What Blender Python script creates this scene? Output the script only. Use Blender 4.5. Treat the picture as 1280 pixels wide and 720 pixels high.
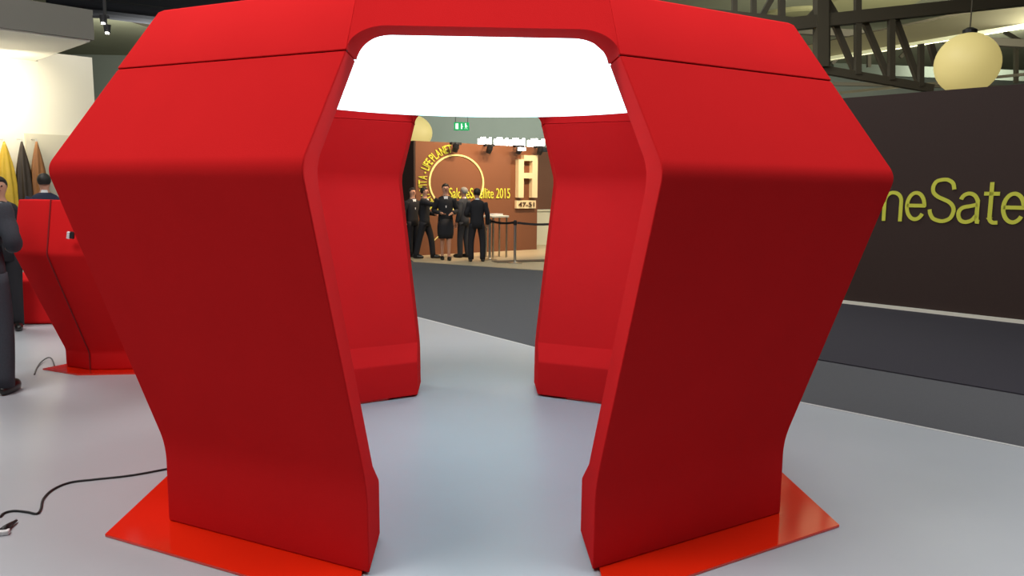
import bpy, bmesh, math, random
from mathutils import Vector, Matrix
random.seed(7)
for o in list(bpy.data.objects): bpy.data.objects.remove(o)
SC = bpy.context.scene
COL = SC.collection
PI = math.pi

# ------------------------------------------------------------------ camera
F_PX, H_CAM = 974.65, 1.65
PITCH, YAW, ROLL = (math.radians(a) for a in (7.2332, 2.4183, -0.5255))
fwd = Vector((math.sin(YAW)*math.cos(PITCH), math.cos(YAW)*math.cos(PITCH), -math.sin(PITCH)))
r0 = Vector((math.cos(YAW), -math.sin(YAW), 0)); u0 = r0.cross(fwd)
rgt = r0*math.cos(ROLL) - u0*math.sin(ROLL); upv = r0*math.sin(ROLL) + u0*math.cos(ROLL)
cam = bpy.data.cameras.new('camera'); cam.sensor_width = 36; cam.lens = F_PX/1280*36; cam.clip_end = 200
co = bpy.data.objects.new('camera', cam); COL.objects.link(co)
M3 = Matrix((rgt, upv, -fwd)).transposed()
co.matrix_world = Matrix.Translation((0, 0, H_CAM)) @ M3.to_4x4()
SC.camera = co
# ------------------------------------------------------------------ view + light
SC.view_settings.view_transform = 'Standard'; SC.view_settings.look = 'None'
SC.view_settings.gamma = 1; SC.view_settings.use_curve_mapping = False
SC.view_settings.exposure = 0.0
w = bpy.data.worlds.new('world'); SC.world = w; w.use_nodes = True
w.node_tree.nodes['Background'].inputs[0].default_value = (.5, .52, .55, 1)
w.node_tree.nodes['Background'].inputs[1].default_value = 0.28

def area(name, loc, size, power, color=(1, 1, 1), target=None, sy=None):
    l = bpy.data.lights.new(name, 'AREA'); l.energy = power; l.color = color; l.size = size
    if sy: l.shape = 'RECTANGLE'; l.size_y = sy
    o = bpy.data.objects.new(name, l); COL.objects.link(o); o.location = loc
    if target: o.rotation_euler = (Vector(target)-Vector(loc)).to_track_quat('-Z', 'Y').to_euler()
    return o
def spot(name, loc, target, power, ang=60, color=(1, .85, .6), r=.05, blend=.6):
    l = bpy.data.lights.new(name, 'SPOT'); l.energy = power; l.color = color; l.spot_size = math.radians(ang)
    l.spot_blend = blend; l.shadow_soft_size = r
    o = bpy.data.objects.new(name, l); COL.objects.link(o); o.location = loc
    o.rotation_euler = (Vector(target)-Vector(loc)).to_track_quat('-Z', 'Y').to_euler()
    return o
# high-bay lamps of the hall
area('hall_lamp', (-4.0, 2.0, 8.2), 4, 640, (1, .97, .94), (-2.0, 4, 0))
area('hall_lamp', (3.4, 2.9, 8.2), 4, 480, (.96, .98, 1), (1.8, 4, 0))
area('hall_lamp', (-8, 10, 8.2), 4, 500, (1, .97, .93), (-5, 9, 0))
area('hall_lamp', (2, 12.5, 8.2), 3, 330, (.97, 1, .97), (2, 12, 0))
area('hall_lamp', (2, 20, 8.2), 4, 120, (.97, 1, .97), (2, 20, 0))
# added fill lights, not hall fixtures, to brighten roof and far wall
area('roof_fill_light', (14, 20, 4.5), 3, 1500, (1, 1, .86), (12, 24, 8.6))
area('roof_fill_light', (-9, 24, 4.5), 3, 450, (1, 1, .92), (-9, 27, 8.6))
area('hall_wall_fill_light', (21, 33, 8.0), 5, 550, (1, 1, .88), (21, 44, 4.5))
area('hall_wall_fill_light', (-15, 33, 8.0), 5, 700, (1, 1, .93), (-12, 44, 4.5))
area('hall_wall_fill_light', (2, 34, 8.0), 5, 1900, (.93, 1, .97), (2, 44, 4.5))

# ------------------------------------------------------------------ helpers
def ray(u, v):
    return rgt*((u-640)/F_PX) + upv*((360-v)/F_PX) + fwd
def gz(u, v, z=0):            # where the sight line meets height z
    r = ray(u, v); t = (z-H_CAM)/r.z
    return Vector((r.x*t, r.y*t, z))
def gy(u, v, Y):              # where it meets depth Y
    r = ray(u, v); t = Y/r.y
    return Vector((r.x*t, Y, H_CAM+r.z*t))
def gp(u, v, p0, d):          # where it meets the vertical plane through p0 with direction d
    r = ray(u, v); n = Vector((-d[1], d[0], 0))
    t = (Vector((p0[0], p0[1], 0))-Vector((0, 0, 0))).dot(n)/r.dot(n)
    return Vector((r.x*t, r.y*t, H_CAM+r.z*t))
def srgb(r, g, b):
    f = lambda c: (c/255/12.92) if c/255 <= .04045 else ((c/255+.055)/1.055)**2.4
    return (f(r), f(g), f(b), 1)
def mat(name, col, rough=.7, metal=0, noise=None, bump=None, emit=None, coat=0, spec=.5, sheen=0):
    m = bpy.data.materials.new(name); m.use_nodes = True; nt = m.node_tree
    b = nt.nodes['Principled BSDF']
    b.inputs['Base Color'].default_value = col; b.inputs['Roughness'].default_value = rough
    b.inputs['Metallic'].default_value = metal; b.inputs['Specular IOR Level'].default_value = spec
    b.inputs['Coat Weight'].default_value = coat; b.inputs['Coat Roughness'].default_value = .08
    if sheen:
        b.inputs['Sheen Weight'].default_value = sheen; b.inputs['Sheen Roughness'].default_value = .5
        b.inputs['Sheen Tint'].default_value = (1, .35, .3, 1)
    tc = nt.nodes.new('ShaderNodeTexCoord')
    if noise:
        sc, amt = noise
        n = nt.nodes.new('ShaderNodeTexNoise'); n.inputs['Scale'].default_value = sc; n.inputs['Detail'].default_value = 6
        nt.links.new(tc.outputs['Object'], n.inputs['Vector'])
        mx = nt.nodes.new('ShaderNodeMix'); mx.data_type = 'RGBA'
        mx.inputs['A'].default_value = tuple(c*(1-amt) for c in col[:3])+(1,)
        mx.inputs['B'].default_value = tuple(min(1, c*(1+amt)) for c in col[:3])+(1,)
        nt.links.new(n.outputs['Fac'], mx.inputs['Factor']); nt.links.new(mx.outputs['Result'], b.inputs['Base Color'])
    if bump:
        sc, st = bump
        n2 = nt.nodes.new('ShaderNodeTexNoise'); n2.inputs['Scale'].default_value = sc; n2.inputs['Detail'].default_value = 3
        nt.links.new(tc.outputs['Object'], n2.inputs['Vector'])
        bp = nt.nodes.new('ShaderNodeBump'); bp.inputs['Strength'].default_value = st; bp.inputs['Distance'].default_value = .002
        nt.links.new(n2.outputs['Fac'], bp.inputs['Height']); nt.links.new(bp.outputs['Normal'], b.inputs['Normal'])
    if emit:
        b.inputs['Emission Color'].default_value = emit[0]; b.inputs['Emission Strength'].default_value = emit[1]
    return m

RED = mat('red_felt', (.63, .015, .017, 1), .92, noise=(3, .05), bump=(350, .5), spec=.03)
PIPING = mat('dark_red_piping', (.22, .004, .006, 1), .8)
PLATE = mat('orange_red_lacquered_steel', (.80, .022, .004, 1), .12, coat=1)
GLOW = mat('glowing_white_fabric', (.8, .85, .9, 1), .6, emit=((.48, .92, 1.0, 1), 3.2))
FLOOR = mat('pale_grey_vinyl', srgb(176, 180, 187), .3, noise=(1.3, .07), spec=.4)
CARPET = mat('grey_carpet', srgb(78, 78, 82), .95, noise=(60, .15), bump=(200, .8))
DCARPET = mat('dark_carpet', srgb(42, 39, 48), .95, noise=(60, .2), bump=(200, .8))
BEIGEF = mat('beige_floor', srgb(190, 175, 145), .4)
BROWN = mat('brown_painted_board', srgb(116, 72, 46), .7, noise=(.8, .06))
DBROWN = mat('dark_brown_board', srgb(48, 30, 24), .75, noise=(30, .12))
YEL = mat('yellow_green_lettering', srgb(206, 208, 70), .5)
CREAM = mat('cream_lettering', srgb(235, 225, 150), .5)
WHITE = mat('white_paint', srgb(225, 222, 208), .6)
FASCIA = mat('grey_fascia', srgb(112, 110, 102), .7)
HALLW = mat('hall_grey_green', srgb(128, 134, 122), .8, noise=(.5, .1))
CEIL = mat('hall_ceiling', srgb(150, 150, 122), .85, noise=(.4, .25))
STEEL = mat('brown_grey_steelwork', srgb(88, 81, 66), .6)
LSTEEL = mat('pale_steelwork', srgb(168, 160, 130), .6)
DUCT = mat('dark_blue_grey_duct', srgb(50, 52, 60), .9)
BLACK = mat('black_plastic', (.01, .01, .012, 1), .5)
CHROME = mat('brushed_steel', (.6, .58, .54, 1), .3, metal=1)
SKIN = mat('skin', srgb(190, 140, 115), .6)
EYE = mat('dark_eye', (.02, .015, .01, 1), .2)
HAIRD = mat('dark_hair', (.012, .009, .007, 1), .6)
HAIRG = mat('grey_hair', (.25, .24, .22, 1), .6)
SUITK = mat('black_suit_cloth', (.010, .010, .014, 1), .85)
SUITG = mat('charcoal_suit_cloth', (.030, .034, .045, 1), .85, noise=(80, .3))
SUITN = mat('navy_suit_cloth', (.012, .018, .045, 1), .85)
SHIRT = mat('white_shirt_cloth', (.75, .76, .78, 1), .7)
SHOE = mat('black_shoe_leather', (.01, .01, .01, 1), .3)
WOODL = mat('pale_lit_wood', srgb(232, 212, 170), .5, noise=(6, .08))
BULB = mat('bright_lamp', (1, 1, 1, 1), .5, emit=((1, .95, .85, 1), 8))
BALLOON = mat('glowing_balloon_skin', srgb(215, 200, 140), .5, emit=(srgb(212, 192, 118), .62))

def newobj(name, me, m, parent=None):
    o = bpy.data.objects.new(name, me); COL.objects.link(o)
    if m: me.materials.clear(); me.materials.append(m)
    if parent: o.parent = parent
    return o
def from_bm(name, bm, m, parent=None, smooth=False, bevel=0, seg=2, ang=35):
    me = bpy.data.meshes.new(name); bmesh.ops.recalc_face_normals(bm, faces=bm.faces); bm.to_mesh(me); bm.free()
    if smooth:
        for p in me.polygons: p.use_smooth = True
    o = newobj(name, me, m, parent)
    if bevel:
        b = o.modifiers.new('bevel', 'BEVEL'); b.width = bevel; b.segments = seg; b.limit_method = 'ANGLE'; b.angle_limit = math.radians(ang)
        b.harden_normals = False
    return o
def empty(name, loc, rz=0, parent=None):
    o = bpy.data.objects.new(name, None); COL.objects.link(o); o.location = loc; o.rotation_euler = (0, 0, rz)
    o.empty_display_size = .1
    if parent: o.parent = parent
    return o
def tag(o, label, cat, group=None, kind=None):
    o['label'] = label; o['category'] = cat
    if group: o['group'] = group
    if kind: o['kind'] = kind
    return o
def struct(o): o['kind'] = 'structure'; return o
def hexa(bm, p):      # eight corners: bottom 4 (ccw), top 4
    v = [bm.verts.new(q) for q in p]
    for f in ((0, 3, 2, 1), (4, 5, 6, 7), (0, 1, 5, 4), (1, 2, 6, 5), (2, 3, 7, 6), (3, 0, 4, 7)): bm.faces.new([v[i] for i in f])
def box(bm, c, s, rz=0):
    c = Vector(c); R = Matrix.Rotation(rz, 3, 'Z'); x, y, z = s[0]/2, s[1]/2, s[2]/2
    hexa(bm, [c+R@Vector(q) for q in ((-x, -y, -z), (x, -y, -z), (x, y, -z), (-x, y, -z), (-x, -y, z), (x, -y, z), (x, y, z), (-x, y, z))])
def bar(bm, a, b, t, t2=None):   # square bar from a to b
    a, b = Vector(a), Vector(b); t2 = t2 or t
    d = (b-a).normalized(); s = d.cross(Vector((0, 0, 1)))
    if s.length < .01: s = Vector((1, 0, 0))
    s.normalize(); n = s.cross(d); s *= t/2; n *= t2/2
    hexa(bm, [a-s-n, a+s-n, b+s-n, b-s-n, a-s+n, a+s+n, b+s+n, b-s+n])
def tube(bm, pts, rad, n=10, caps=True):
    pts = [Vector(p) for p in pts]; R = rad if isinstance(rad, (list, tuple)) else [rad]*len(pts)
    rings = []; prev = None
    for i, p in enumerate(pts):
        d = (pts[min(i+1, len(pts)-1)]-pts[max(i-1, 0)]).normalized()
        s = prev - d*prev.dot(d) if prev else d.cross(Vector((0, 0, 1)) if abs(d.z) < .9 else Vector((1, 0, 0)))
        s.normalize(); prev = s; t = d.cross(s)
        rr = R[i] if isinstance(R[i], (tuple, list)) else (R[i], R[i])
        rings.append([bm.verts.new(p+s*rr[0]*math.cos(2*PI*k/n)+t*rr[1]*math.sin(2*PI*k/n)) for k in range(n)])
    for a, b in zip(rings, rings[1:]):
        for k in range(n): bm.faces.new([a[k], a[(k+1) % n], b[(k+1) % n], b[k]])
    if caps: bm.faces.new(rings[0][::-1]); bm.faces.new(rings[-1])
def loft(bm, rings, caps=True):   # rings: (cx, cy, z, rx, ry)
    n = 20; L = []
    for cx, cy, z, rx, ry in rings:
        L.append([bm.verts.new((cx+rx*math.cos(2*PI*k/n), cy+ry*math.sin(2*PI*k/n), z)) for k in range(n)])
    for a, b in zip(L, L[1:]):
        for k in range(n): bm.faces.new([a[k], a[(k+1) % n], b[(k+1) % n], b[k]])
    if caps: bm.faces.new(L[0][::-1]); bm.faces.new(L[-1])
def lathe(bm, prof, c=(0, 0, 0), n=28):   # prof: (r, z)
    c = Vector(c); L = []
    for r, z in prof:
        if r < 1e-5: L.append([bm.verts.new(c+Vector((0, 0, z)))])
        else: L.append([bm.verts.new(c+Vector((r*math.cos(2*PI*k/n), r*math.sin(2*PI*k/n), z))) for k in range(n)])
    for a, b in zip(L, L[1:]):
        for k in range(n):
            q = [a[k % len(a)], a[(k+1) % len(a)], b[(k+1) % len(b)], b[k % len(b)]]
            q = [x for i, x in enumerate(q) if x not in q[:i]]
            if len(q) > 2: bm.faces.new(q)
def poly_slab(bm, pts, z0, z1):
    a = [bm.verts.new((p[0], p[1], z0)) for p in pts]; b = [bm.verts.new((p[0], p[1], z1)) for p in pts]
    bm.faces.new(a[::-1]); bm.faces.new(b)
    for i in range(len(pts)):
        j = (i+1) % len(pts); bm.faces.new([a[i], a[j], b[j], b[i]])
def spline(pts, n=8):
    pts = [Vector(p) for p in pts]; P = [pts[0]*2-pts[1]]+pts+[pts[-1]*2-pts[-2]]; out = []
    for i in range(1, len(P)-2):
        for k in range(n):
            t = k/n; a, b, c, d = P[i-1:i+3]
            out.append(.5*((2*b)+(-a+c)*t+(2*a-5*b+4*c-d)*t*t+(-a+3*b-3*c+d)*t**3))
    return out+[pts[-1]]
def text_mesh(s, size, ext=.01, offset=0, align='LEFT'):
    c = bpy.data.curves.new('lettering', 'FONT'); c.body = s; c.size = size; c.extrude = ext; c.offset = offset; c.align_x = align
    o = bpy.data.objects.new('lettering', c); COL.objects.link(o); bpy.context.view_layer.update()
    me = bpy.data.meshes.new_from_object(o.evaluated_get(bpy.context.evaluated_depsgraph_get()))
    bpy.data.objects.remove(o); return me

# ------------------------------------------------------------------ setting: floors, hall
bm = bmesh.new(); box(bm, (2, 14, -.08), (70, 60, .1)); struct(from_bm('floor', bm, CARPET))
edge = [(-4.5, 15.14), (-.735, 9.872), (.596, 8.008), (2.532, 5.893), (3.564, 4.786), (7.8, .3)]
bm = bmesh.new(); poly_slab(bm, [(-16, -6), (8.2, -6)]+edge[::-1]+[(-16, 17)], -.029, 0)
struct(from_bm('floor_platform', bm, FLOOR))
bm = bmesh.new()
for a, b in zip(edge, edge[1:]):
    bar(bm, (a[0], a[1], -.012), (b[0], b[1], -.012), .03, .030)
struct(from_bm('trim_1', bm, mat('pale_edge_trim', srgb(205, 205, 205), .35)))
D2 = Vector((.651, -.759, 0)); N2 = Vector((.759, .651, 0))
W0 = Vector((5.531, 11.42, 0))
def onw(t, off=0, z=0): return W0 + D2*t + N2*off + Vector((0, 0, z))
bm = bmesh.new(); poly_slab(bm, [onw(-1.2, -4.13), onw(14, -4.13), onw(14, 0), onw(-1.2, 0)], -.029, -.018)
struct(from_bm('floor_dark_aisle', bm, DCARPET))
# far beige stand floor
EB = Vector((.8133, .5818, 0)); B0 = gz(535, 318)
NB = Vector((-EB.y, EB.x, 0))
def onb(t, off=0, z=0): return B0 + EB*t + NB*off + Vector((0, 0, z))
ga, gb = gz(517, 327, -.02), gz(682, 338, -.02)
bm = bmesh.new(); poly_slab(bm, [ga, gb, gb+Vector((4, 0, 0)), onb(12, 3), onb(-.6, 3), onb(-.6, 0)], -.029, -.015)
struct(from_bm('floor_beige_stand', bm, BEIGEF))
a1, a2 = gz(618, 327, 0), gz(700, 324.5, 0)
bm = bmesh.new(); bar(bm, a1, a2, .35, .012); struct(from_bm('floor_strip', bm, mat('grey_brown_floor_strip', srgb(112, 96, 78), .7)))  # flat grey-brown strip, darker than the beige floor around it
# hall shell
bm = bmesh.new(); box(bm, (2, 44.1, 4), (72, .2, 9.2)); struct(from_bm('wall_back', bm, HALLW))
bm = bmesh.new(); box(bm, (-33.1, 14, 4), (.2, 60.4, 9.2)); struct(from_bm('wall_left', bm, HALLW))
bm = bmesh.new(); box(bm, (38, 14, 4), (.2, 60.4, 9.2)); struct(from_bm('wall_right', bm, HALLW))
bm = bmesh.new(); box(bm, (2, -16, 4), (72, .2, 9.2)); struct(from_bm('wall_front', bm, HALLW))
bm = bmesh.new(); box(bm, (2, 14, 8.7), (72, 60.4, .2)); struct(from_bm('ceiling', bm, CEIL))

# right dark partition with big lettering
bm = bmesh.new()
def wallbox(bm, f, t0, t1, o0, o1, z0, z1):
    hexa(bm, [f(t0, o0, z0), f(t1, o0, z0), f(t1, o1, z0), f(t0, o1, z0), f(t0, o0, z1), f(t1, o0, z1), f(t1, o1, z1), f(t0, o1, z1)])
wallbox(bm, onw, -1.2, 13, 0, .15, -.02, 3.03)
part_r = from_bm('partition_wall', bm, DBROWN)
tag(part_r, 'long dark brown partition wall at right carrying large yellow-green lettering', 'wall')
bm = bmesh.new(); wallbox(bm, onw, -1.2, 13, -.03, -.002, -.02, .03)
from_bm('skirting', bm, WHITE, part_r)
# lettering: "SaloneSatellite", letter n ends near u=1133
def arcp(cx, cy, rx, ry, a0, a1, n=14):
    return [(cx+rx*math.cos(math.radians(a0+(a1-a0)*k/n)), cy+ry*math.sin(math.radians(a0+(a1-a0)*k/n))) for k in range(n+1)]
XH = .70
GL = {   # monoline sans strokes, capital height 1
 'S': (.60, [[(p.x, p.y) for p in spline([(.535, .74, 0), (.50, .87, 0), (.40, .945, 0), (.29, .955, 0), (.16, .915, 0), (.095, .80, 0), (.11, .67, 0), (.20, .58, 0), (.33, .52, 0), (.45, .46, 0), (.53, .37, 0), (.55, .26, 0), (.50, .12, 0), (.39, .05, 0), (.28, .04, 0), (.14, .09, 0), (.07, .20, 0), (.05, .29, 0)], 5)]]),
 'a': (.50, [arcp(.235, .48, .165, .175, 165, 30, 10)+[(.41, .50), (.41, .12), (.425, .05), (.47, .045)], [(p.x, p.y) for p in spline([(.41, .42, 0), (.28, .385, 0), (.13, .35, 0), (.055, .27, 0), (.05, .16, 0), (.10, .065, 0), (.20, .035, 0), (.32, .08, 0), (.405, .19, 0)], 5)]]),
 'l': (.12, [[(.06, 0), (.06, 1)]]),
 'i': (.12, [[(.06, 0), (.06, XH)], [(.06, .87), (.06, .98)]]),
 'o': (.50, [arcp(.25, .35, .20, .31, 90, 450, 30)]),
 'n': (.50, [[(.06, 0), (.06, XH)], [(.06, .45)]+arcp(.25, .46, .185, .20, 165, 0, 12)+[(.435, 0)]]),
 'e': (.49, [[(.055, .37), (.43, .37)]+arcp(.245, .36, .19, .30, 3, 325, 30)]),
 't': (.33, [[(.15, .90), (.15, .14)]+arcp(.24, .14, .09, .10, 180, 275, 6)+[(.31, .045)], [(.01, .655), (.31, .655)]]),
}
def ribbon(bm, pts, w, place, th=.012):
    P = [Vector(p) for p in pts]; L = []
    for i, p in enumerate(P):
        a = (P[i]-P[i-1]).normalized() if i else (P[1]-P[0]).normalized()
        b = (P[i+1]-P[i]).normalized() if i < len(P)-1 else a
        m_ = (a+b).normalized() if (a+b).length > .1 else a
        n_ = Vector((-m_.y, m_.x)); k = min(1.6, 1/max(.3, m_.dot(a))); n_ *= w/2*k
        L.append([bm.verts.new(place(q.x, q.y, z)) for q, z in ((p+n_, 0), (p-n_, 0), (p-n_, th), (p+n_, th))])
    for a, b in zip(L, L[1:]):
        for k in range(4): bm.faces.new([a[k], a[(k+1) % 4], b[(k+1) % 4], b[k]])
    bm.faces.new(L[0]); bm.faces.new(L[-1][::-1])
word = 'SaloneSatellite'; GAP = .012; pos = []; x_ = 0
for ch in word: pos.append(x_); x_ += GL[ch][0]+GAP
tn, te = (gp(1159, 275, W0, D2)-W0).dot(D2), (gp(1250.5, 279, W0, D2)-W0).dot(D2)
sx = (te-tn)/(pos[9]+.01-pos[6]-.0)
ztop, zbot = gp(1177, 222, W0, D2).z, gp(1177, 278.5, W0, D2).z
bm = bmesh.new()
for ch, x0_ in zip(word, pos):
    for st in GL[ch][1]:
        ribbon(bm, st, .082, lambda x, y, z: onw(tn+(x0_+x-pos[6]-.01)*sx, -.003-z, zbot+y*(ztop-zbot)))
me = bpy.data.meshes.new('lettering'); bmesh.ops.recalc_face_normals(bm, faces=bm.faces); bm.to_mesh(me); bm.free()
let = newobj('wall_lettering', me, YEL)
tag(let, 'large yellow-green letters across the dark brown partition at right', 'sign')

# back brown wall with circle and letters
bt = lambda u, v: gp(u, v, B0, EB)
T = lambda u, v=300: (bt(u, v)-B0).dot(EB)
t0, t1 = T(520), T(671)
bm = bmesh.new(); ZW = bt(530, 176.5).z
wallbox(bm, onb, t0, t1, 0, .3, -.015, ZW)
bw = from_bm('stand_wall', bm, BROWN); tag(bw, 'warm lit orange-brown stand wall with a yellow ring seen through the pod', 'wall')
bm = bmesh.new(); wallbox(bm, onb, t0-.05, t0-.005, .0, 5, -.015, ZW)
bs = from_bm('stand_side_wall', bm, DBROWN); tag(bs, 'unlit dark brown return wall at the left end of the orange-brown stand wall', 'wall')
bm = bmesh.new(); wallbox(bm, onb, t1+.3, t1+6, 3.2, 3.5, -.015, 2.96)
b3 = from_bm('stand_rear_wall', bm, BROWN); tag(b3, 'brown wall set back behind the right end of the lit stand wall', 'wall')
bm = bmesh.new(); wallbox(bm, onb, t1+.05, t1+3.5, 1.2, 1.6, -.015, 1.0)
wallbox(bm, onb, t1, t1+3.6, 1.15, 1.65, 1.0, 1.04)
cw = from_bm('reception_counter', bm, mat('cream_counter_board', srgb(215, 212, 190), .5), bevel=.01); tag(cw, 'low cream counter beside the right end of the brown stand wall', 'counter')
# ring
ctr = bt(571, 228); rt = (T(604.5, 228)-T(537.5, 228))/2; rz = (bt(571, 194).z-bt(571, 262).z)/2
tc_ = (ctr-B0).dot(EB); zc = ctr.z; R = (rt+rz)/2
bm = bmesh.new(); n = 96; q = []
for k in range(n):
    a = 2*PI*k/n
    q.append([bm.verts.new(onb(tc_+rr*rt/R*math.cos(a), o, zc+rr*rz/R*math.sin(a))) for rr, o in ((R-.022, -.002), (R-.022, -.02), (R+.022, -.02), (R+.022, -.002))])
for k in range(n):
    a, b = q[k], q[(k+1) % n]
    for i in range(4): bm.faces.new([a[i], a[(i+1) % 4], b[(i+1) % 4], b[i]])
ro_ = from_bm('wall_ring', bm, CREAM); tag(ro_, 'thin pale yellow ring on the lit brown stand wall', 'sign')
# arc text
s = 'PIANETA VITA - LIFE PLANET'; size = .33
me_all = bmesh.new(); angs0, angs1 = math.radians(242), math.radians(99)
widths = []; ms = []
for ch in s:
    if ch == ' ': widths.append(.07); ms.append(None); continue
    m_ = text_mesh(ch, size, .008, .004, 'CENTER'); xs = [v.co.x for v in m_.vertices]
    widths.append((max(xs)-min(xs))+.03); ms.append(m_)
tot = sum(widths); acc = 0; FX = abs(angs1-angs0)*(R+.2)/tot
for wd, m_ in zip(widths, ms):
    a = angs0+(angs1-angs0)*(acc+wd/2)/tot; acc += wd
    if not m_: continue
    for v in m_.vertices:
        x, y, z = v.co; x *= FX
        rr = R+.08+y*.95; aa = a - x/(R+.2)
        v.co = onb(tc_+rr*rt/R*math.cos(aa), -.004-(z+.008), zc+rr*rz/R*math.sin(aa))
    me_all.from_mesh(m_)
o = from_bm('arched_lettering', me_all, YEL); tag(o, 'yellow words curving round the outside of the wall ring', 'sign')
def wall_text(s, u0_, u1_, vtop, vbot, name, m, off=.004):
    m_ = text_mesh(s, 1, .008, off); xs = [v.co.x for v in m_.vertices]; ys = [v.co.y for v in m_.vertices]
    ta, tb = T(u0_, vbot), T(u1_, vbot); za, zb = bt((u0_+u1_)/2, vbot).z, bt((u0_+u1_)/2, vtop).z
    for v in m_.vertices:
        x, y, z = v.co
        v.co = onb(ta+(x-min(xs))/(max(xs)-min(xs))*(tb-ta), -.006-(z+.008), za+(y-min(ys))/(max(ys)-min(ys))*(zb-za))
    return newobj(name, m_, m)
o = wall_text('SaloneSatellite 2015', 561, 637, 235, 248, 'event_lettering', YEL); tag(o, 'straight line of yellow lettering crossing the wall ring', 'sign')
# wooden A letter
bm = bmesh.new()
def wr(bm, ua, ub, va, vb, o0=-.14, o1=-.003):
    ta, tb = T(ua), T(ub); za, zb = bt(ua, vb).z, bt(ua, va).z
    wallbox(bm, onb, ta, tb, o0, o1, za, zb)
wr(bm, 643.5, 650, 199, 247); wr(bm, 660.5, 667, 194, 247); wr(bm, 650, 660.5, 194, 201); wr(bm, 650, 660.5, 216, 223)
o = from_bm('wooden_letter', bm, WOODL); tag(o, 'tall pale wooden capital A fixed to the brown stand wall', 'sign')
bm = bmesh.new(); wr(bm, 643, 667, 250.5, 260.5, -.08)
pl = from_bm('number_plaque', bm, WOODL); tag(pl, 'small pale wooden number plaque below the wooden letter', 'sign')
o = wall_text('47-51', 645.5, 665, 252.5, 258.5, 'number', mat('brown_ink', srgb(70, 40, 20), .6)); o.parent = pl
for v in o.data.vertices: v.co += NB*-.085
# diffuse stripe (thin pale diagonal line on wall)
bm = bmesh.new(); bar(bm, bt(541, 302)-NB*.01, bt(552, 291)-NB*.01, .02); o = from_bm('diagonal_stripe', bm, CREAM); tag(o, 'short pale diagonal line low on the brown stand wall', 'sign')

# spots washing the back wall
for i, (u, v, lab) in enumerate(((563, 184, 'first black clamp spotlight from the left on top of the brown stand wall'),
                        (605, 186, 'second black clamp spotlight from the left on the brown stand wall'),
                        (642, 187, 'clamp spotlight with a bright white front just above the wooden letter'),
                        (668, 188, 'rightmost black clamp spotlight above the brown stand wall'))):
    t = T(u, v); base = onb(t, -.25, bt(u, v).z)
    r = empty('spotlight', base); tag(r, lab, 'spotlight', 'spotlights along the stand wall')
    bm = bmesh.new(); lathe(bm, [(0, -.12), (.07, -.12), (.085, .0), (.06, .1), (0, .12)], n=14)
    h = from_bm('lamp_head', bm, BLACK, r, smooth=False); h.rotation_euler = (.5, 0, math.atan2(EB.y, EB.x))
    bm = bmesh.new(); bar(bm, (0, 0, .05), NB*.27+Vector((0, 0, .1)), .04); from_bm('arm', bm, BLACK, r)
    bm = bmesh.new(); bar(bm, EB*-.15+Vector((0, 0, .08)), EB*.15+Vector((0, 0, .08)), .06); from_bm('yoke', bm, BLACK, r)
    if i == 2:
        bm = bmesh.new(); bar(bm, EB*-.1+Vector((0, 0, 0))-NB*.1, EB*.1-NB*.1, .08); from_bm('lit_front', bm, BULB, r)
for t_, e in ((T(548), 420), (T(590), 380), (T(635), 340), (T(660), 160)):
    q = onb(t_, -2.2, 4.3); spot('wash_spot', q, onb(t_, 0, 1.7), e, 95, (1, .70, .42), .1, .9)

# LED light bank above stand wall
zb = 0
r = empty('lighting_truss', gy(640, 185, 24.5)); tag(r, 'dark hanging truss beam with a row of glaring white lamps', 'light')
bm = bmesh.new(); A_, B_ = gy(592, 183, 24.3)-r.location, gy(700, 188, 25.2)-r.location
bar(bm, A_, B_, .12, .14); from_bm('beam', bm, BLACK, r)
for ua, ub in ((597, 614.5), (617, 635.5), (636.5, 656.5), (659, 681)):
    bm = bmesh.new(); Y = 24.2
    a = gy(ua, 177+(ua-597)*.03, Y)-r.location; b = gy(ub, 177+(ub-597)*.03, Y)-r.location
    n = 5
    for k in range(n):
        p = a.lerp(b, (k+.5)/n); box(bm, p+Vector((0, 0, .02*((k*7) % 3-1))), ((b-a).length/n*.86, .1, .21+.03*((k*5) % 3)))
    from_bm('lamp_bank', bm, BULB, r)

# exit sign
p = gy(577, 158, 26); r = empty('exit_sign', p); tag(r, 'green illuminated exit sign with white pictograms hung high in the hall', 'sign')
GRN = mat('lit_green_sign', srgb(0, 150, 80), .5, emit=(srgb(10, 165, 90), .7)); SW = mat('lit_white_pictogram', (.8, .8, .8, 1), .5, emit=((.8, 1, .9, 1), .9))
bm = bmesh.new(); box(bm, (0, 0, 0), (.5, .06, .26)); from_bm('sign_box', bm, GRN, r, bevel=.01)
bm = bmesh.new()
box(bm, (-.15, -.035, 0), (.09, .01, .18)); from_bm('door_pictogram', bm, SW, r)
bm = bmesh.new(); box(bm, (0, -.035, .0), (.04, .01, .17)); bar(bm, (-.0, -.035, .02), (.04, -.035, -.02), .02); from_bm('arrow_pictogram', bm, SW, r)
bm = bmesh.new()
bar(bm, (.14, -.035, .05), (.14, -.035, -.02), .05, .01); bar(bm, (.14, -.035, -.02), (.10, -.035, -.09), .03, .01); bar(bm, (.14, -.035, -.02), (.19, -.035, -.09), .03, .01); bar(bm, (.14, -.035, .03), (.20, -.035, -.01), .025, .01)
box(bm, (.13, -.035, .08), (.04, .01, .04)); from_bm('running_figure_pictogram', bm, SW, r)
bm = bmesh.new(); bar(bm, (-.2, 0, .13), (-.2, 0, 8.59-p.z), .015); bar(bm, (.2, 0, .13), (.2, 0, 8.59-p.z), .015); from_bm('hanger', bm, BLACK, r)

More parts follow.
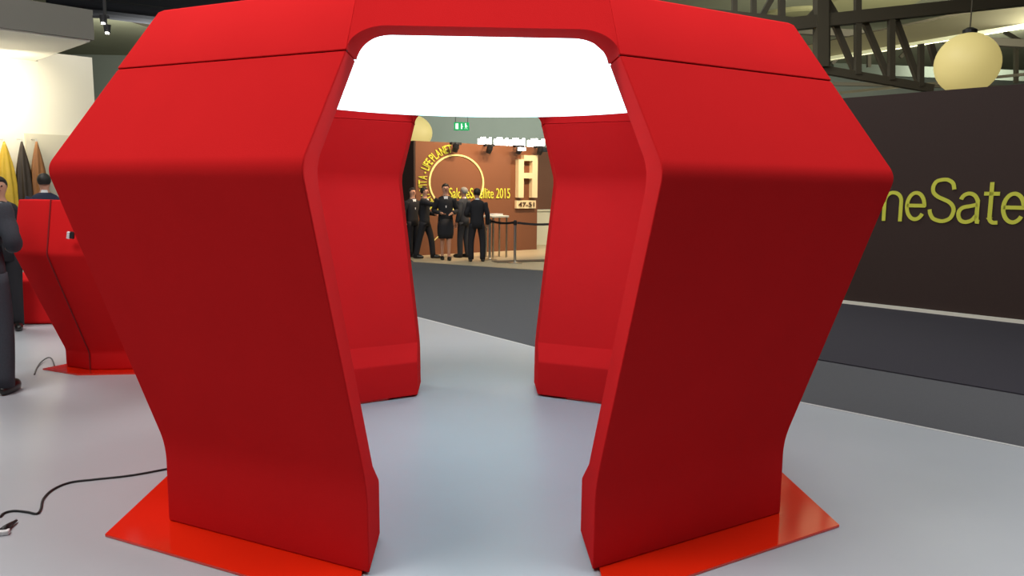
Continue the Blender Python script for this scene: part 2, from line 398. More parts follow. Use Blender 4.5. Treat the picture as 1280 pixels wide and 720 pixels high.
# balloon lamps
def balloon(u, v, Y, a, b, label):
    p = gy(u, v, Y); r = empty('balloon_lamp', p); tag(r, label, 'lamp', 'glowing balloon lamps hung in the hall')
    bm = bmesh.new(); lathe(bm, [(a*math.sin(PI*k/20), -b*math.cos(PI*k/20)) for k in range(21)], n=40)
    from_bm('balloon', bm, BALLOON, r, smooth=True)
    bm = bmesh.new(); lathe(bm, [(0, b-.01), (.12, b-.01), (.12, b+.05), (.05, b+.09), (0, b+.09)], n=16); from_bm('cap', bm, BLACK, r)
    bm = bmesh.new(); tube(bm, [(0, 0, b+.08), (0, 0, 8.59-p.z)], .012, 6); from_bm('cable', bm, STEEL, r)
balloon(1209, 80, 14, .535, .54, 'large glowing cream balloon lamp above the dark partition at right')
balloon(514, 166, 24.5, .65, .55, 'cream balloon lamp peeking over the brown stand wall through the pod')

# ------------------------------------------------------------------ ceiling steelwork
def beam(name, a, b, t, t2, m, label, cat='beam', group=None):
    bm = bmesh.new(); bar(bm, a, b, t, t2); o = from_bm(name, bm, m); tag(o, label, cat, group); return o
beam('roof_beam', gz(955, 79, 6.0), gz(1330, 10, 6.0), .55, .5, LSTEEL, 'wide pale beam running up to the right behind the balloon lamp')
o = beam('strip_light', gz(965, 85, 5.7), gz(1330, 24, 5.7), .10, .10, mat('lit_strip', srgb(230, 230, 190), .5, emit=(srgb(225, 222, 175), .4)), 'long lit strip light under the wide pale roof beam', 'light')
beam('roof_beam', gz(975, 66, 6.7), gz(1330, -8, 6.7), .14, .14, STEEL, 'thin dark bar standing in for the shadow line above the wide pale roof beam')  # shadow line above the pale beam, modelled as a dark bar
beam('roof_beam', gz(1030, 118, 4.3), gz(1330, 88, 4.3), .06, .06, LSTEEL, 'thin pale rail low over the top of the dark partition')
beam('roof_beam', gy(960, 36, 30), gy(1400, 62, 26), .3, .25, STEEL, 'grey cross beam behind the balloon lamp')
beam('roof_beam', gy(1040, 86, 34), gy(1400, 100, 34), .3, .45, mat('dull_green_steel', srgb(92, 100, 86), .7), 'dull green low beam far behind the partition')
# lattice girder at right
g_ = empty('lattice_girder', gy(1070, 60, 20)); L0 = g_.location
tag(g_, 'dark lattice roof girder with slanting webs right of the pod roof', 'girder')
def gpart(name, a, b, t, t2=None, m=STEEL):
    bm = bmesh.new(); bar(bm, Vector(a)-L0, Vector(b)-L0, t, t2); return from_bm(name, bm, m, g_)
Yg = 16.5
gpart('chord', gy(830, 14, Yg), gy(995, 31, Yg), .24); gpart('chord', gy(985, 31, Yg), gy(1330, -6, Yg), .25)
gpart('chord', gy(1010, 84, Yg), gy(1165, 111, Yg), .16)
for u, a, b, t in ((1026, -40, 84, .24), (1036, -40, 82, .05), (1072, -40, 93, .12), (1114, 18, 100, .12), (1151, 55, 108, .10), (918, -40, 22, .10), (942, -40, 24, .10), (977, -40, 28, .12)):
    gpart('post', gy(u, a, Yg-.05), gy(u, b, Yg-.05), t)
for a, b in (((1044, 32), (1070, 93)), ((1080, 26), (1111, 99)), ((1120, 26), (1150, 107)), ((968, -8), (950, 24)), ((1024, 8), (1006, 28)), ((1030, -5), (1050, 28)), ((1163, 55), (1170, 80))):
    gpart('web', gy(*a, Yg+.1), gy(*b, Yg+.1), .11)
# second lattice girder farther, seen behind
g_ = empty('lattice_girder', gy(1150, 30, 32)); L0 = g_.location
tag(g_, 'farther lattice girder high behind the balloon lamp at upper right', 'girder')
gpart('chord', gy(930, 26, 32), gy(1400, -25, 32), .22); gpart('chord', gy(1000, 104, 32), gy(1400, 112, 32), .14)
for a, b in (((1090, -10), (1140, 20)), ((1140, 20), (1190, -10)), ((1190, -10), (1240, 8)), ((1240, 8), (1290, -20)), ((1256, 40), (1290, 60)), ((1040, 80), (1062, 55)), ((1125, 72), (1145, 50))):
    gpart('web', gy(*a, 32), gy(*b, 32), .13)
for u, a, b in ((1159, 0, 22), (1237, 0, 20), (1086, 60, 84), (1270, 60, 104)): gpart('post', gy(u, a, 32), gy(u, b, 32), .14)
# round pale roof lights
for u, v in ((1092, 2), (1000, 22)):
    p = gz(u, v, 8.5); bm = bmesh.new(); lathe(bm, [(0, -.06), (1.5, -.06), (1.6, 0), (1.6, .1), (0, .1)], p, 32)
    tag(from_bm('roof_dome', bm, mat('pale_dome', srgb(165, 160, 115), .7)), {1092: 'round pale roof dome above the lattice girder', 1140: 'round pale roof dome farther right above the girder', 1000: 'round pale roof dome just over the pod roof corner'}[u], 'roof light', 'round roof domes')
# left top: dark duct + beams
bm = bmesh.new(); tube(bm, [gy(60, -12, 22), gy(460, 40, 25)], .55, 24); tag(from_bm('ventilation_duct', bm, DUCT), 'fat dark blue-grey duct crossing above the pod at upper left', 'duct')
bm = bmesh.new(); tube(bm, [gy(60, -2, 21), gy(460, 46, 24)], .14, 16); tag(from_bm('pipe', bm, DUCT), 'thin dark pipe under the fat duct at upper left', 'pipe')
beam('roof_beam', gy(150, 20, 24), gy(280, 62, 22), .12, .12, STEEL, 'thin dark slanting beam behind the pod at upper left')
r = empty('track_spotlight', gy(132, 30, 11)); tag(r, 'black twin spotlight with two bright bulbs beside the white canopy', 'spotlight')
for du, dv in ((-3, -6), (2, 6)):
    c = gy(132+du, 30+dv, 11)-r.location
    bm = bmesh.new(); lathe(bm, [(0, -.06), (.035, -.06), (.05, .05), (0, .06)], c, 14); h = from_bm('lamp_head', bm, BLACK, r)
    bm = bmesh.new(); lathe(bm, [(0, -.075), (.025, -.075), (.025, -.055), (0, -.055)], c+Vector((.02, -.05, 0)), 12); from_bm('bulb', bm, BULB, h)
bm = bmesh.new(); bar(bm, (0, 0, -.1), (0, 0, 8.59-r.location.z), .03); bar(bm, (-.16, 0, .09), (.05, 0, .09), .03); from_bm('stem', bm, BLACK, r)

# ------------------------------------------------------------------ left booth with canopy
E1 = Vector((.72, .694, 0)); E2 = Vector((.694, -.72, 0))
ZC = 4.0
Cc = gz(118, 50, ZC)           # canopy front right corner
def onc(a, b, z=0): return Vector((Cc.x, Cc.y, 0)) + E1*a - E2*b + Vector((0, 0, z))
ztop = gp(118, 13, Cc, E1).z
r = empty('canopy_booth', onc(-4, 3)); L0 = r.location
tag(r, 'white booth with a thick grey-edged overhanging canopy at upper left', 'booth')
bm = bmesh.new(); hexa(bm, [onc(a, b, z)-L0 for z in (ZC, ztop) for a, b in ((-9, 0), (0, 0), (0, 3.2), (-9, 3.2))]); cn = from_bm('canopy', bm, FASCIA, r)
bm = bmesh.new(); hexa(bm, [onc(a, b, z)-L0 for z in (ZC-.03, ZC) for a, b in ((-9, .05), (-.05, .05), (-.05, 3.2), (-9, 3.2))]); from_bm('soffit', bm, WHITE, r)
wl = gp(115, 72, onc(0, 3.0), E1); tw = (wl-onc(0, 3)).dot(E1)
bm = bmesh.new(); hexa(bm, [onc(a, b, z)-L0 for z in (-.0, ZC-.03) for a, b in ((-9, 3.0), (0, 3.0), (0, 3.2), (-9, 3.2))])
hexa(bm, [onc(a, b, z)-L0 for z in (-.0, wl.z) for a, b in ((0.001, 3.0), (tw, 3.0), (tw, 3.2), (0.001, 3.2))])
from_bm('back_wall', bm, WHITE, r)
zl = gp(60, 168, onc(0, 2.9), E1).z
bm = bmesh.new(); tl = (gp(32, 168, onc(0, 2.9), E1)-onc(0, 2.9)).dot(E1)
hexa(bm, [onc(a, b, z)-L0 for z in (0, zl) for a, b in ((tl, 2.9), (tw-.02, 2.9), (tw-.02, 2.995), (tl, 2.995))]); from_bm('display_panel', bm, mat('warm_white_panel', srgb(205, 200, 180), .6), r)
pL = gp(8, 60, onc(0, 2.2), E1)
area('booth_lamp', gp(-10, 70, onc(0, 2.0), E1)-Vector((0, 0, .5)), .5, 34, (1, .90, .70), gp(12, 115, onc(0, 3), E1))
area('booth_lamp', gp(-60, 150, onc(0, 1.6), E1), 1.2, 16, (1, .92, .75), gp(50, 110, onc(0, 3), E1))
# hanging hides
def hide(u, vtop, hw, col, label):
    top = gp(u, vtop, onc(0, 2.62), E1); r = empty('hanging_hide', (top.x, top.y, 0)); tag(r, label, 'leather hide', 'hides hanging on the booth wall')
    bm = bmesh.new(); n = 40; L = []
    for k in range(16):
        s_ = k/15; wd = hw*(1-(1-s_)**3.2)*1.0+.012; z = top.z-(top.z-.95)*s_; ring = []
        for j in range(n):
            a = 2*PI*j/n; f = 1+.16*math.sin(7*a+u)*min(1, s_*3); x = wd*math.cos(a)*f; y = (.04+.08*s_)*math.sin(a)*f*1.2
            ring.append(bm.verts.new(E1*x+E2*y+Vector((0, 0, z+(.03*math.sin(5*a) if k == 15 else 0)))))
        L.append(ring)
    for a, b in zip(L, L[1:]):
        for k in range(n): bm.faces.new([a[k], a[(k+1) % n], b[(k+1) % n], b[k]])
    bm.faces.new(L[0]); bm.faces.new(L[-1])
    from_bm('draped_leather', bm, mat('leather', col, .5, noise=(8, .2)), r, smooth=True)
    bm = bmesh.new(); tube(bm, [(0, 0, top.z-.03), (0, 0, top.z+.04), -E2*.28+Vector((0, 0, top.z+.05))], .012, 8); from_bm('hook', bm, CHROME, r)
hide(5, 177, .15, srgb(205, 170, 50), 'yellow leather hide hanging at the left end of the booth wall')
hide(27, 177, .125, srgb(52, 42, 32), 'dark brown leather hide hanging between the yellow and tan ones')
hide(45.5, 177, .125, srgb(140, 92, 48), 'tan brown leather hide hanging nearest the big red pod')

# ------------------------------------------------------------------ pod profile
A0, C0, TA = 1.5359, 1.0819, .5385
TH = math.atan(TA); CT = math.cos(TH)
Hk, Hb, Hs, Ht = .397, 1.7249, 2.1693, 2.4374
dB, dS, dT = .3662, .1036, -.05
def corner(s, fb, d): A = A0+d; return (s*A, fb*(C0+(A0-A)*TA+d/CT))
def fac(s, fb, d, x): return (s*x, fb*(C0+(A0-x)*TA+d/CT))
def fillet(pts, radii, n=6):
    out = []
    for i, p in enumerate(pts):
        r = radii[i]
        if r <= 0 or i in (0, len(pts)-1): out.append(Vector(p)); continue
        p = Vector(p); a = Vector(pts[i-1])-p; b = Vector(pts[i+1])-p
        a.normalize(); b.normalize(); ang = a.angle(b); t = r/math.tan(ang/2)
        pa, pb = p+a*t, p+b*t
        for k in range(n+1):
            s_ = k/n; out.append(pa*(1-s_)**2+p*2*s_*(1-s_)+pb*s_**2)
    return out
def interp(tab, h):
    for (h0, x0), (h1, x1) in zip(tab, tab[1:]):
        if h <= h1: return x0+(x1-x0)*max(0, (h-h0)/(h1-h0))
    return tab[-1][1]
WT = [(0, .480), (.12, .480), (.25, .480), (.38, .486), (.55, .503), (Hb-.12, .642), (Hb-.05, .650), (Hb, .652), (Hb+.05, .645), (Hb+.12, .620), (Hs, .524), (Ht, .50)]
TK = .21
z0p = .014
outer = fillet([(0, z0p), (0, Hk), (dB, Hb), (dS+.001, Hs-.001)], [0, .6, .11, 0], 10)
inner = fillet([(dS-TK, Hs-.001), (dB-TK-.02, Hb-.02), (-TK+.01, .41), (-.34, .285), (-.34, z0p)], [0, .22, .01, .03, 0], 8)
LOOP = outer+inner
NB_ = {}
def panel(name, endA, endB, parent, m=RED, loop=LOOP, bev=.010):
    """cross-section loop swept between two end functions (d,h)->(x,y)"""
    bm = bmesh.new(); cols = []
    nseg = 4
    for d, h in loop:
        a, b = Vector((*endA(d, h), h)), Vector((*endB(d, h), h))
        cols.append([bm.verts.new(a.lerp(b, k/nseg)) for k in range(nseg+1)])
    n = len(loop)
    for i in range(n):
        j = (i+1) % n
        for k in range(nseg): bm.faces.new([cols[i][k], cols[i][k+1], cols[j][k+1], cols[j][k]])
    bm.faces.new([c[0] for c in cols]); bm.faces.new([c[-1] for c in cols][::-1])
    o = from_bm(name, bm, m, parent, smooth=True, bevel=bev, seg=3, ang=50)
    o.modifiers['bevel'].harden_normals = True
    return o
pod = empty('meeting_pod', (.0017, 4.8287, 0), math.radians(.4614))
tag(pod, 'large red felt hexagonal meeting pod with open doorway and glowing white ceiling', 'meeting pod')
for s in (-1, 1):
    for fb in (-1, 1):
        panel('wall_panel', lambda d, h: corner(s, fb, d), lambda d, h: fac(s, fb, d, interp(WT, h)), pod)
    panel('wall_panel', lambda d, h: corner(s, -1, d), lambda d, h: corner(s, 1, d), pod)
    # base plate
    P = .2419
    bm = bmesh.new()
    xi = .47
    pts = [fac(s, -1, P, .50), corner(s, -1, P), corner(s, 1, P), fac(s, 1, P, .7), fac(s, 1, -.32, .7), corner(s, 1, -.32), corner(s, -1, -.32), fac(s, -1, -.30, .53)]
    a = [bm.verts.new((p[0], p[1], 0)) for p in pts]; b = [bm.verts.new((p[0], p[1], .014)) for p in pts]
    for L in (a, b):
        for q in ((0, 1, 6, 7), (1, 2, 5, 6), (2, 3, 4, 5)): bm.faces.new([L[i] for i in q])
    for i in range(8): j = (i+1) % 8; bm.faces.new([a[i], a[j], b[j], b[i]])
    from_bm('base_plate', bm, PLATE, pod, bevel=.002, seg=1)
# seam piping + roof ring segments
ringo = fillet([(dS+.004, Hs+.001), (dT, Ht)], [0, 0])
ring_loop = [Vector((dS+.004, Hs+.001)), Vector((dT, Ht)), Vector((dT-.02, Ht+.012)), Vector((dT-.38, Ht+.012)), Vector((dT-.38, Hs+.19)), Vector((dS-TK, Hs+.12)), Vector((dS-TK, Hs+.001))]
for s in (-1, 1):
    for fb in (-1, 1):
        panel('roof_segment', lambda d, h: corner(s, fb, d), lambda d, h: fac(s, fb, d, interp(WT, h)), pod, loop=ring_loop, bev=.006)
    panel('roof_segment', lambda d, h: corner(s, -1, d), lambda d, h: corner(s, 1, d), pod, loop=ring_loop, bev=.006)
# front and back arch segments
def arch(fb):
    bm = bmesh.new(); wS, wT = interp(WT, Hs+.001), interp(WT, Ht)
    zb_, ZT = Hs+.105, Ht+.012
    # bottom outline from -wS to +wS with rounded corners
    out = []
    rx, rzz = .15, zb_-(Hs+.001)
    n = 20
    for k in range(n+1):
        a = PI-(PI/2)*k/n; out.append((-wS+rx+rx*math.cos(a), Hs+.001+rzz*math.sin(a)))
    out += [(-x, z) for x, z in out[::-1]]
    m_ = len(out); tops = [(-wT+2*wT*k/(m_-1), ZT) for k in range(m_)]
    def y_out(z): # outer surface local y (distance) along height
        yS = fac(1, 1, dS+.004, wS)[1]; yT = fac(1, 1, dT, wT)[1]
        t = min(1, max(0, (z-Hs)/(Ht-Hs))); return yS+(yT-yS)*t
    fo = [bm.verts.new((x, fb*y_out(z), z)) for x, z in out]; to = [bm.verts.new((x, fb*y_out(Ht), Ht)) for x, z in tops]
    bi = [bm.verts.new((x, fb*(y_out(Hs)-TK/CT-.02), z)) for x, z in out]; ti = [bm.verts.new((x, fb*(y_out(Ht)-.38), z)) for x, z in tops]
    for k in range(m_-1):
        bm.faces.new([fo[k], fo[k+1], to[k+1], to[k]]); bm.faces.new([bi[k], bi[k+1], ti[k+1], ti[k]])
        bm.faces.new([fo[k], fo[k+1], bi[k+1], bi[k]]); bm.faces.new([to[k], to[k+1], ti[k+1], ti[k]])
    bm.faces.new([fo[0], to[0], ti[0], bi[0]]); bm.faces.new([fo[-1], to[-1], ti[-1], bi[-1]])
    from_bm('roof_segment', bm, RED, pod, bevel=.008, seg=2, ang=50)
arch(-1); arch(1)
# dark seam cord around the pod under the roof ring
for s in (-1, 1):
    for fb in (-1, 1):
        bm = bmesh.new(); q = .004
        p1 = corner(s, fb, dS-.012); p2 = fac(s, fb, dS-.012, interp(WT, Hs)-.0)
        tube(bm, [(*p1, Hs), (*p2, Hs)], .006, 8); from_bm('seam_piping', bm, PIPING, pod)
    bm = bmesh.new(); tube(bm, [(*corner(s, -1, dS-.012), Hs), (*corner(s, 1, dS-.012), Hs)], .009, 8); from_bm('seam_piping', bm, PIPING, pod)
# luminous drum ceiling
RD = 1.40; zD = 2.205
bm = bmesh.new(); lathe(bm, [(0, zD), (RD-.02, zD), (RD, zD+.02), (RD, Ht-.05), (RD-.02, Ht-.03), (0, Ht-.03)], n=96)
from_bm('luminous_ceiling', bm, GLOW, pod)

# ------------------------------------------------------------------ low red booth at left (high-backed sofa)
S = gz(113, 464); base = empty('highback_sofa', S); tag(base, 'lower red felt high-back seat with an angled wing, left of the large pod', 'sofa')
hb2 = 1.08; Lk = .34
ht2 = H_CAM-(255-237)/975*6.75
def uvec(a): return Vector((math.cos(a), math.sin(a)))
def face2(name, dirv, L, nrm, mitre_n, prof):
    # mitred at the seam
    bm = bmesh.new(); cols = []
    tanh = (mitre_n.dot(dirv))  # shift along dir per unit offset
    for d, h in prof:
        p0 = nrm*d + dirv*(tanh*d); p1 = dirv*L + nrm*d
        cols.append([bm.verts.new((p0.x, p0.y, h)), bm.verts.new((p1.x, p1.y, h))])
    n = len(prof)
    for i in range(n): j = (i+1) % n; bm.faces.new([cols[i][0], cols[i][1], cols[j][1], cols[j][0]])
    bm.faces.new([c[0] for c in cols]); bm.faces.new([c[1] for c in cols][::-1])
    return from_bm(name, bm, RED, base, smooth=True, bevel=.012, seg=2, ang=50)
prof2 = fillet([(0, .012), (0, .17), (.41, hb2), (.33, ht2)], [0, .12, .10, 0], 6)+fillet([(.19, ht2), (.24, hb2), (-.15, .40), (-.6, .40), (-.6, .012)], [0, .06, .02, .03, 0], 4)
dr = Vector((.997, .08)); nr = Vector((.08, -.997))
ang_l = math.radians(152); dl = uvec(ang_l); nl = Vector((-math.sin(ang_l), math.cos(ang_l)))
if nl.y > 0: nl = -nl
# bisector shift
def shift(n1, n2, d1):
    b = (n1+n2); k = 1/(1+n1.dot(n2)); v = b*k; return v.dot(d1)
def mk(name, dirv, L, nrm, other):
    sft = shift(nrm, other, dirv); return face2(name, dirv, L, nrm, dirv*sft, prof2)
mk('back_panel', dr, 1.5, nr, nl); mk('back_panel', dl, .33, nl, nr)
bm = bmesh.new()
kk = (nr+nl)*(1/(1+nr.dot(nl)))
pts = [kk*.16, dr*1.55+nr*.16, dr*1.55-nr*.4, -kk*.35, dl*.4-nl*.3, dl*.42+nl*.16]
poly_slab(bm, pts[::-1], 0, .012); from_bm('base_plate', bm, PLATE, base)
# tag on sofa
pt = gy(88, 294, 6.51)
bm = bmesh.new(); tube(bm, [Vector(((kk*(d+.001)).x, (kk*(d+.001)).y, h)) for d, h in prof2[:18]], .005, 8); from_bm('seam_piping', bm, PIPING, base)
bm = bmesh.new(); box(bm, (0, 0, 0), (.030, .02, .055)); t_ = from_bm('socket_plate', bm, BLACK, base); t_.location = pt-S+Vector((.014, 0, 0)); t_.rotation_euler = (.2, .25, 0)
bm = bmesh.new(); box(bm, (0, 0, 0), (.022, .022, .055)); t2_ = from_bm('white_insert', bm, SHIRT, base); t2_.location = pt-S+Vector((-.014, 0, 0)); t2_.rotation_euler = (.2, .25, 0)
# low red pouf behind
pA = gz(35, 406)
bm = bmesh.new(); box(bm, (pA.x-.1, pA.y+.45, .27), (.95, .9, .53), .05)
tag(from_bm('pouf', bm, RED, bevel=.04, seg=3), 'low red block seat on the floor behind the left high-back seat', 'pouf')

# cables
def cable(name, px, rad, m, label):
    bm = bmesh.new(); tube(bm, spline([gz(u, v, rad+dz) for u, v, dz in px], 8), rad, 8)
    o = from_bm(name, bm, m, smooth=True); tag(o, label, 'cable'); return o
r_ = cable('power_cable', [(0, 646, .0), (6, 641, 0), (18, 638.5, 0), (34, 640, 0), (46, 642, 0), (51, 636, 0), (54, 624, 0), (66, 612, 0), (88, 603, 0), (120, 599, 0), (165, 594, 0), (215, 585, 0)], .006, BLACK, 'black power cable snaking over the pale floor to the large red pod')
p = gz(4, 668); r = empty('power_plug', p); tag(r, 'black plug with a white end lying on the floor at lower left', 'plug')
bm = bmesh.new(); tube(bm, [(-.012, .13, .012), (-.01, .05, .016), (0, .0, .018)], [.006, .014, .018], 12); from_bm('plug_body', bm, BLACK, r, smooth=True)
bm = bmesh.new(); box(bm, (.0, -.005, .012), (.06, .035, .022), .3); from_bm('white_end', bm, SHIRT, r, bevel=.005)
cable('thin_cable', [(43, 468, 0), (46, 460, 0), (52, 452, .01), (60, 447, .02), (65, 449, .03), (68, 457, .0)], .006, mat('grey_cable', (.12, .12, .12, 1), .6), 'thin grey cable looping on the floor beside the left high-back seat')

# ------------------------------------------------------------------ stanchions and table
def stanchion(u, v, label):
    p = gz(u, v, -.015); r = empty('stanchion', p); tag(r, label, 'stanchion', 'belt barrier posts before the stand')
    bm = bmesh.new(); lathe(bm, [(0, 0), (.17, 0), (.17, .015), (.05, .035), (.03, .05), (0, .05)]); from_bm('base', bm, CHROME, r)
    bm = bmesh.new(); lathe(bm, [(0, .04), (.03, .04), (.03, .90), (0, .90)], n=16); from_bm('post', bm, CHROME, r, smooth=False)
    bm = bmesh.new(); lathe(bm, [(0, .86), (.04, .86), (.04, .95), (.03, .97), (0, .97)], n=16); from_bm('belt_head', bm, BLACK, r)
    return p
s1 = stanchion(643.5, 329, 'steel belt post standing clear in the middle of the opening')
s2 = stanchion(612, 325, 'steel belt post next to the suited man seen from behind')
s3 = gz(700, 330, 0)
for a, b, lab in ((s2, s1, 'black barrier belt between the two steel posts'), (s1, s3, 'black barrier belt running right from the clear post')):
    bm = bmesh.new(); n = 12; dd = (b-a).normalized()*.045; pts = [Vector((a.x+dd.x, a.y+dd.y, .9)).lerp(Vector((b.x-dd.x, b.y-dd.y, .9)), k/n)-Vector((0, 0, .03*math.sin(PI*k/n))) for k in range(n+1)]
    for p, q in zip(pts, pts[1:]): bar(bm, p, q, .006, .05)
    tag(from_bm('barrier_belt', bm, BLACK), lab, 'barrier belt', 'barrier belts before the stand')
p = gz(620, 321.5, -.015); r = empty('side_table', p, .6); tag(r, 'small white-topped table beside the belt post in front of the brown wall', 'table')
bm = bmesh.new(); box(bm, (0, 0, 1.0), (.5, .38, .05)); from_bm('table_top', bm, WHITE, r, bevel=.01)
for x in (-.2, .2):
    for y in (-.15, .15):
        bm = bmesh.new(); bar(bm, (x, y, 0), (x, y, .98), .035); from_bm('leg', bm, CHROME, r)
bm = bmesh.new(); box(bm, (p.x, p.y, p.z+1.045), (.26, .2, .04), .8); tag(from_bm('paper_stack', bm, SHIRT), 'stack of pale leaflets on the small white-topped table', 'leaflets')

# ------------------------------------------------------------------ people
def person(label, loc, rz, height, suit, hair, arms, skirt=False, stance=.09, legm=None, step=0., head_turn=0.):
    k = height/1.75
    r = empty('person', loc, rz); r.scale = (k, k, k); tag(r, label, 'person')
    V = []; Eg = []; Rd = []
    def add(p, rad, par=None):
        V.append(Vector(p)); Rd.append(rad if isinstance(rad, tuple) else (rad, rad))
        if par is not None: Eg.append((par, len(V)-1))
        return len(V)-1
    pel = add((0, 0, .95), (.135, .10)); wa = add((0, 0, 1.10), (.125, .09), pel); ch = add((0, -.005, 1.28), (.15, .105), wa)
    nb = add((0, .01, 1.42), (.07, .06), ch); nk = add((0, .0, 1.50), .052, nb); hd0 = add((0, -.01, 1.565), (.065, .07), nk)
    hd1 = add((0, -.005, 1.64), (.077, .092), hd0); hd2 = add((0, .0, 1.70), (.062, .075), hd1)
    nose = add((0, -.105, 1.628), .012, hd1); 
    for s in (-1, 1): add((s*.083, .005, 1.63), (.012, .02), hd1)
    hands = []
    for s, (el, wr_) in zip((-1, 1), arms):
        sh = add((s*.165, .0, 1.385), .036, nb); e = add(el, .040, sh); wv = add(wr_, .028, e)
        d = (Vector(wr_)-Vector(el)).normalized(); side = d.cross(Vector((0, 1, 0)))
        if side.length < .2: side = d.cross(Vector((0, 0, 1)))
        side.normalize()
        up_ = side.cross(d)
        pm = add(Vector(wr_)+d*.06, (.034, .022), wv)
        for j, L in enumerate((.07, .08, .074, .058)):
            b0 = Vector(wr_)+d*.085+up_*((j-1.5)*.021)
            f1 = add(b0, .0095, pm); f2 = add(b0+d*L*.5+side*.006, .009, f1); add(b0+d*L*.9+side*.022, .0075, f2)
        t1 = add(Vector(wr_)+d*.035+up_*-.04+side*.01, .011, pm); add(Vector(wr_)+d*.075+up_*-.055+side*.02, .009, t1)
    feet = []
    for s in (-1, 1):
        hp = add((s*.085, 0, .88), (.085, .09), pel); kn = add((s*stance, -.015-step*s, .49), (.055, .06), hp)
        an = add((s*stance, .01-step*s*1.6, .085), .036, kn); add((s*stance*1.1, -.12-step*s*1.6, .03), (.035, .022), an)
        feet.append(((s*.085, 0, .88), (s*stance, -.015-step*s, .49), (s*stance, .01-step*s*1.6, .085)))
    me = bpy.data.meshes.new('body'); me.from_pydata([tuple(v) for v in V], Eg, [])
    tmp = bpy.data.objects.new('body', me); COL.objects.link(tmp)
    sk = tmp.modifiers.new('skin', 'SKIN'); sk.use_smooth_shade = True
    for i, sv in enumerate(me.skin_vertices[0].data): sv.radius = Rd[i]; sv.use_root = (i == 0)
    ss = tmp.modifiers.new('sub', 'SUBSURF'); ss.levels = 1; ss.render_levels = 1
    bpy.context.view_layer.update()
    bme = bpy.data.meshes.new_from_object(tmp.evaluated_get(bpy.context.evaluated_depsgraph_get()))
    bpy.data.objects.remove(tmp)
    body = newobj('body', bme, SKIN, r)
    for s in (-1, 1):
        bm = bmesh.new(); bmesh.ops.create_icosphere(bm, subdivisions=1, radius=.011); e = from_bm('eye', bm, EYE, r); e.location = (s*.03, -.092, 1.64)
    bm = bmesh.new(); bar(bm, (-.022, -.088, 1.588), (.022, -.088, 1.588), .008); from_bm('mouth', bm, mat('lips', srgb(150, 85, 80), .5), r)
    # hair cap
    bm = bmesh.new(); bmesh.ops.create_uvsphere(bm, u_segments=28, v_segments=22, radius=1)
    for v in bm.verts:
        x, y, z = v.co; p = Vector((x*.088, y*.103+.008, z*.098+1.655))
        if (p.y < -.045 and p.z < 1.70) or p.z < 1.59 or (abs(p.x) > .06 and p.y < .0 and p.z < 1.65): p = Vector((0, 0, 1.65)).lerp(p, .55)
        v.co = p
    from_bm('hair', bm, hair, r, smooth=True)
    # jacket
    bm = bmesh.new(); hem = .80 if not skirt else .88
    loft(bm, [(0, .005, hem, .175, .125), (0, .005, .95, .172, .125), (0, 0, 1.10, .155, .115), (0, -.005, 1.28, .185, .13), (0, 0, 1.38, .19, .115), (0, .005, 1.435, .15, .09), (0, .01, 1.475, .075, .07)])
    for s, (el, wr_) in zip((-1, 1), arms):
        a = Vector((s*.165, .0, 1.40)); el, wr_ = Vector(el), Vector(wr_)
        tube(bm, spline([a, a.lerp(el, .5), el, el.lerp(wr_, .95)], 4), [.080]*3+[.070]*3+[.060]*3+[.056, .052, .048, .046], 14)
    from_bm('jacket', bm, suit, r, smooth=True)
    bm = bmesh.new(); tube(bm, [(0, .008, 1.455), (0, .0, 1.505)], [(.066, .066), (.058, .058)], 16); 
    hexa(bm, [Vector(q) for q in ((-.005, -.14, 1.2), (.005, -.14, 1.2), (.005, -.12, 1.2), (-.005, -.12, 1.2), (-.05, -.09, 1.46), (.05, -.09, 1.46), (.05, -.05, 1.46), (-.05, -.05, 1.46))])
    from_bm('shirt', bm, SHIRT, r)
    for s in (-1, 1):
        pass
    if skirt:
        bm = bmesh.new(); loft(bm, [(0, 0, .50, .165, .14), (0, 0, .62, .19, .15), (0, 0, .78, .19, .15), (0, 0, .95, .16, .12)]); from_bm('skirt', bm, suit, r, smooth=True)
    else:
        bm = bmesh.new(); loft(bm, [(0, 0, .80, .165, .115), (0, 0, .90, .165, .12), (0, 0, 1.0, .15, .11)])
        for h_, k_, a_ in feet:
            tube(bm, spline([Vector(h_)+Vector((0, 0, .02)), Vector(k_), Vector(a_)+Vector((0, 0, -.03))], 5), [.098, .096, .092, .086, .080, .076, .074, .072, .070, .068, .066], 14)
        from_bm('trousers', bm, legm or suit, r, smooth=True)
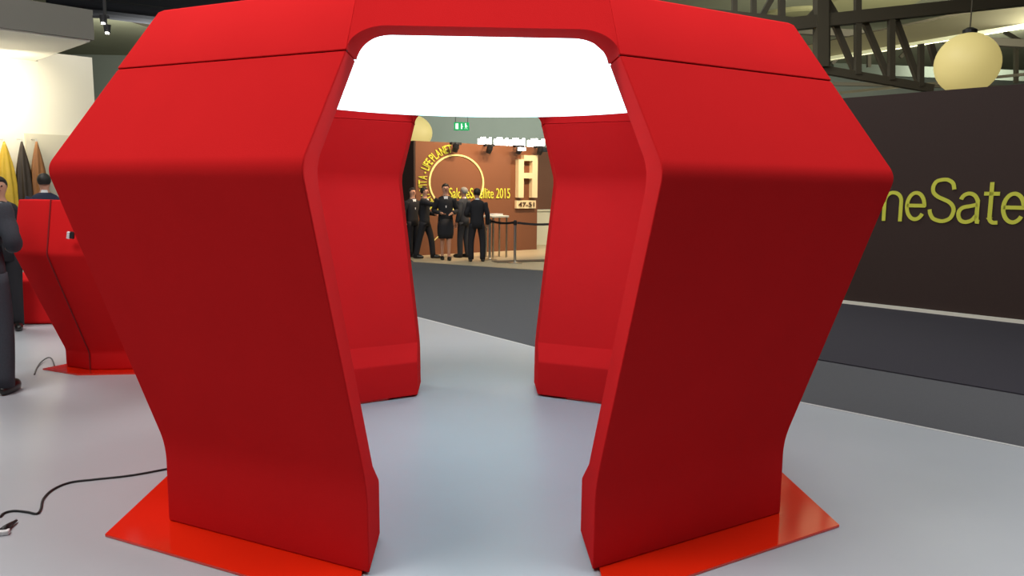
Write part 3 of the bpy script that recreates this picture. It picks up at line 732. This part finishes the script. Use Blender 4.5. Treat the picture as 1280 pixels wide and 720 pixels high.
    for h_, k_, a_ in feet:
        bm = bmesh.new(); bmesh.ops.create_uvsphere(bm, u_segments=16, v_segments=10, radius=1)
        for v in bm.verts:
            x, y, z = v.co; v.co = (x*.048+a_[0]*1.05, y*.14+a_[1]-.065, max(0, z*.06+.04))
        from_bm('shoe', bm, SHOE, r, smooth=True)
    return r
DOWN = lambda s: ((s*.25, .02, 1.13), (s*.26, -.04, .88))
BENT = lambda s: ((s*.26, .03, 1.13), (s*.12, -.24, 1.08))
def at(u, v, z=-.015): return gz(u, v, z)
q = at(530, 323); q.x += .02; person('person in a dark suit at left of the far group, arm stretched towards the woman', q, math.radians(75), 1.70, SUITK, HAIRD, (((-.22, -.26, 1.33), (-.16, -.52, 1.34)), BENT(1)), stance=.09, step=.12)
q = at(519, 322); q.y += .25; q.x -= .08; person('person in dark clothes half hidden behind the suited one at far left', q, math.radians(40), 1.68, SUITK, HAIRD, (DOWN(-1), DOWN(1)))
q = at(557, 325); person('person in black jacket and skirt with bare legs facing us in the far group', q, math.radians(8), 1.78, SUITK, HAIRD, (BENT(-1), BENT(1)), skirt=True, stance=.07, step=.05)
q = at(577, 324); q.y += .45; q.x += .04; person('grey-haired person in a charcoal suit standing between skirt wearer and rightmost person', q, math.radians(-120), 1.70, SUITG, HAIRG, (BENT(-1), DOWN(1)), stance=.08, step=.04)
q = at(596, 327); person('person in a black suit seen from behind, rightmost of the far group', q, math.radians(185), 1.68, SUITK, HAIRD, (DOWN(-1), BENT(1)), stance=.14)
# left group
q = gz(-14, 493); person('person in a charcoal suit cut off by the left edge, standing nearest us', q, math.radians(185), 1.86, SUITG, HAIRD, (BENT(-1), BENT(1)), stance=.12)
q = gy(3, 300, 9.0); q.z = 0; person('dark-haired person in black behind the charcoal-suited one at left edge', q, math.radians(30), 1.74, SUITK, HAIRD, (BENT(-1), DOWN(1)))
q = gy(60, 300, 12.0); q.z = 0; person('person in a navy suit with white collar, seen from behind over the left seat', q, math.radians(200), 1.82, SUITN, HAIRD, (DOWN(-1), BENT(1)))
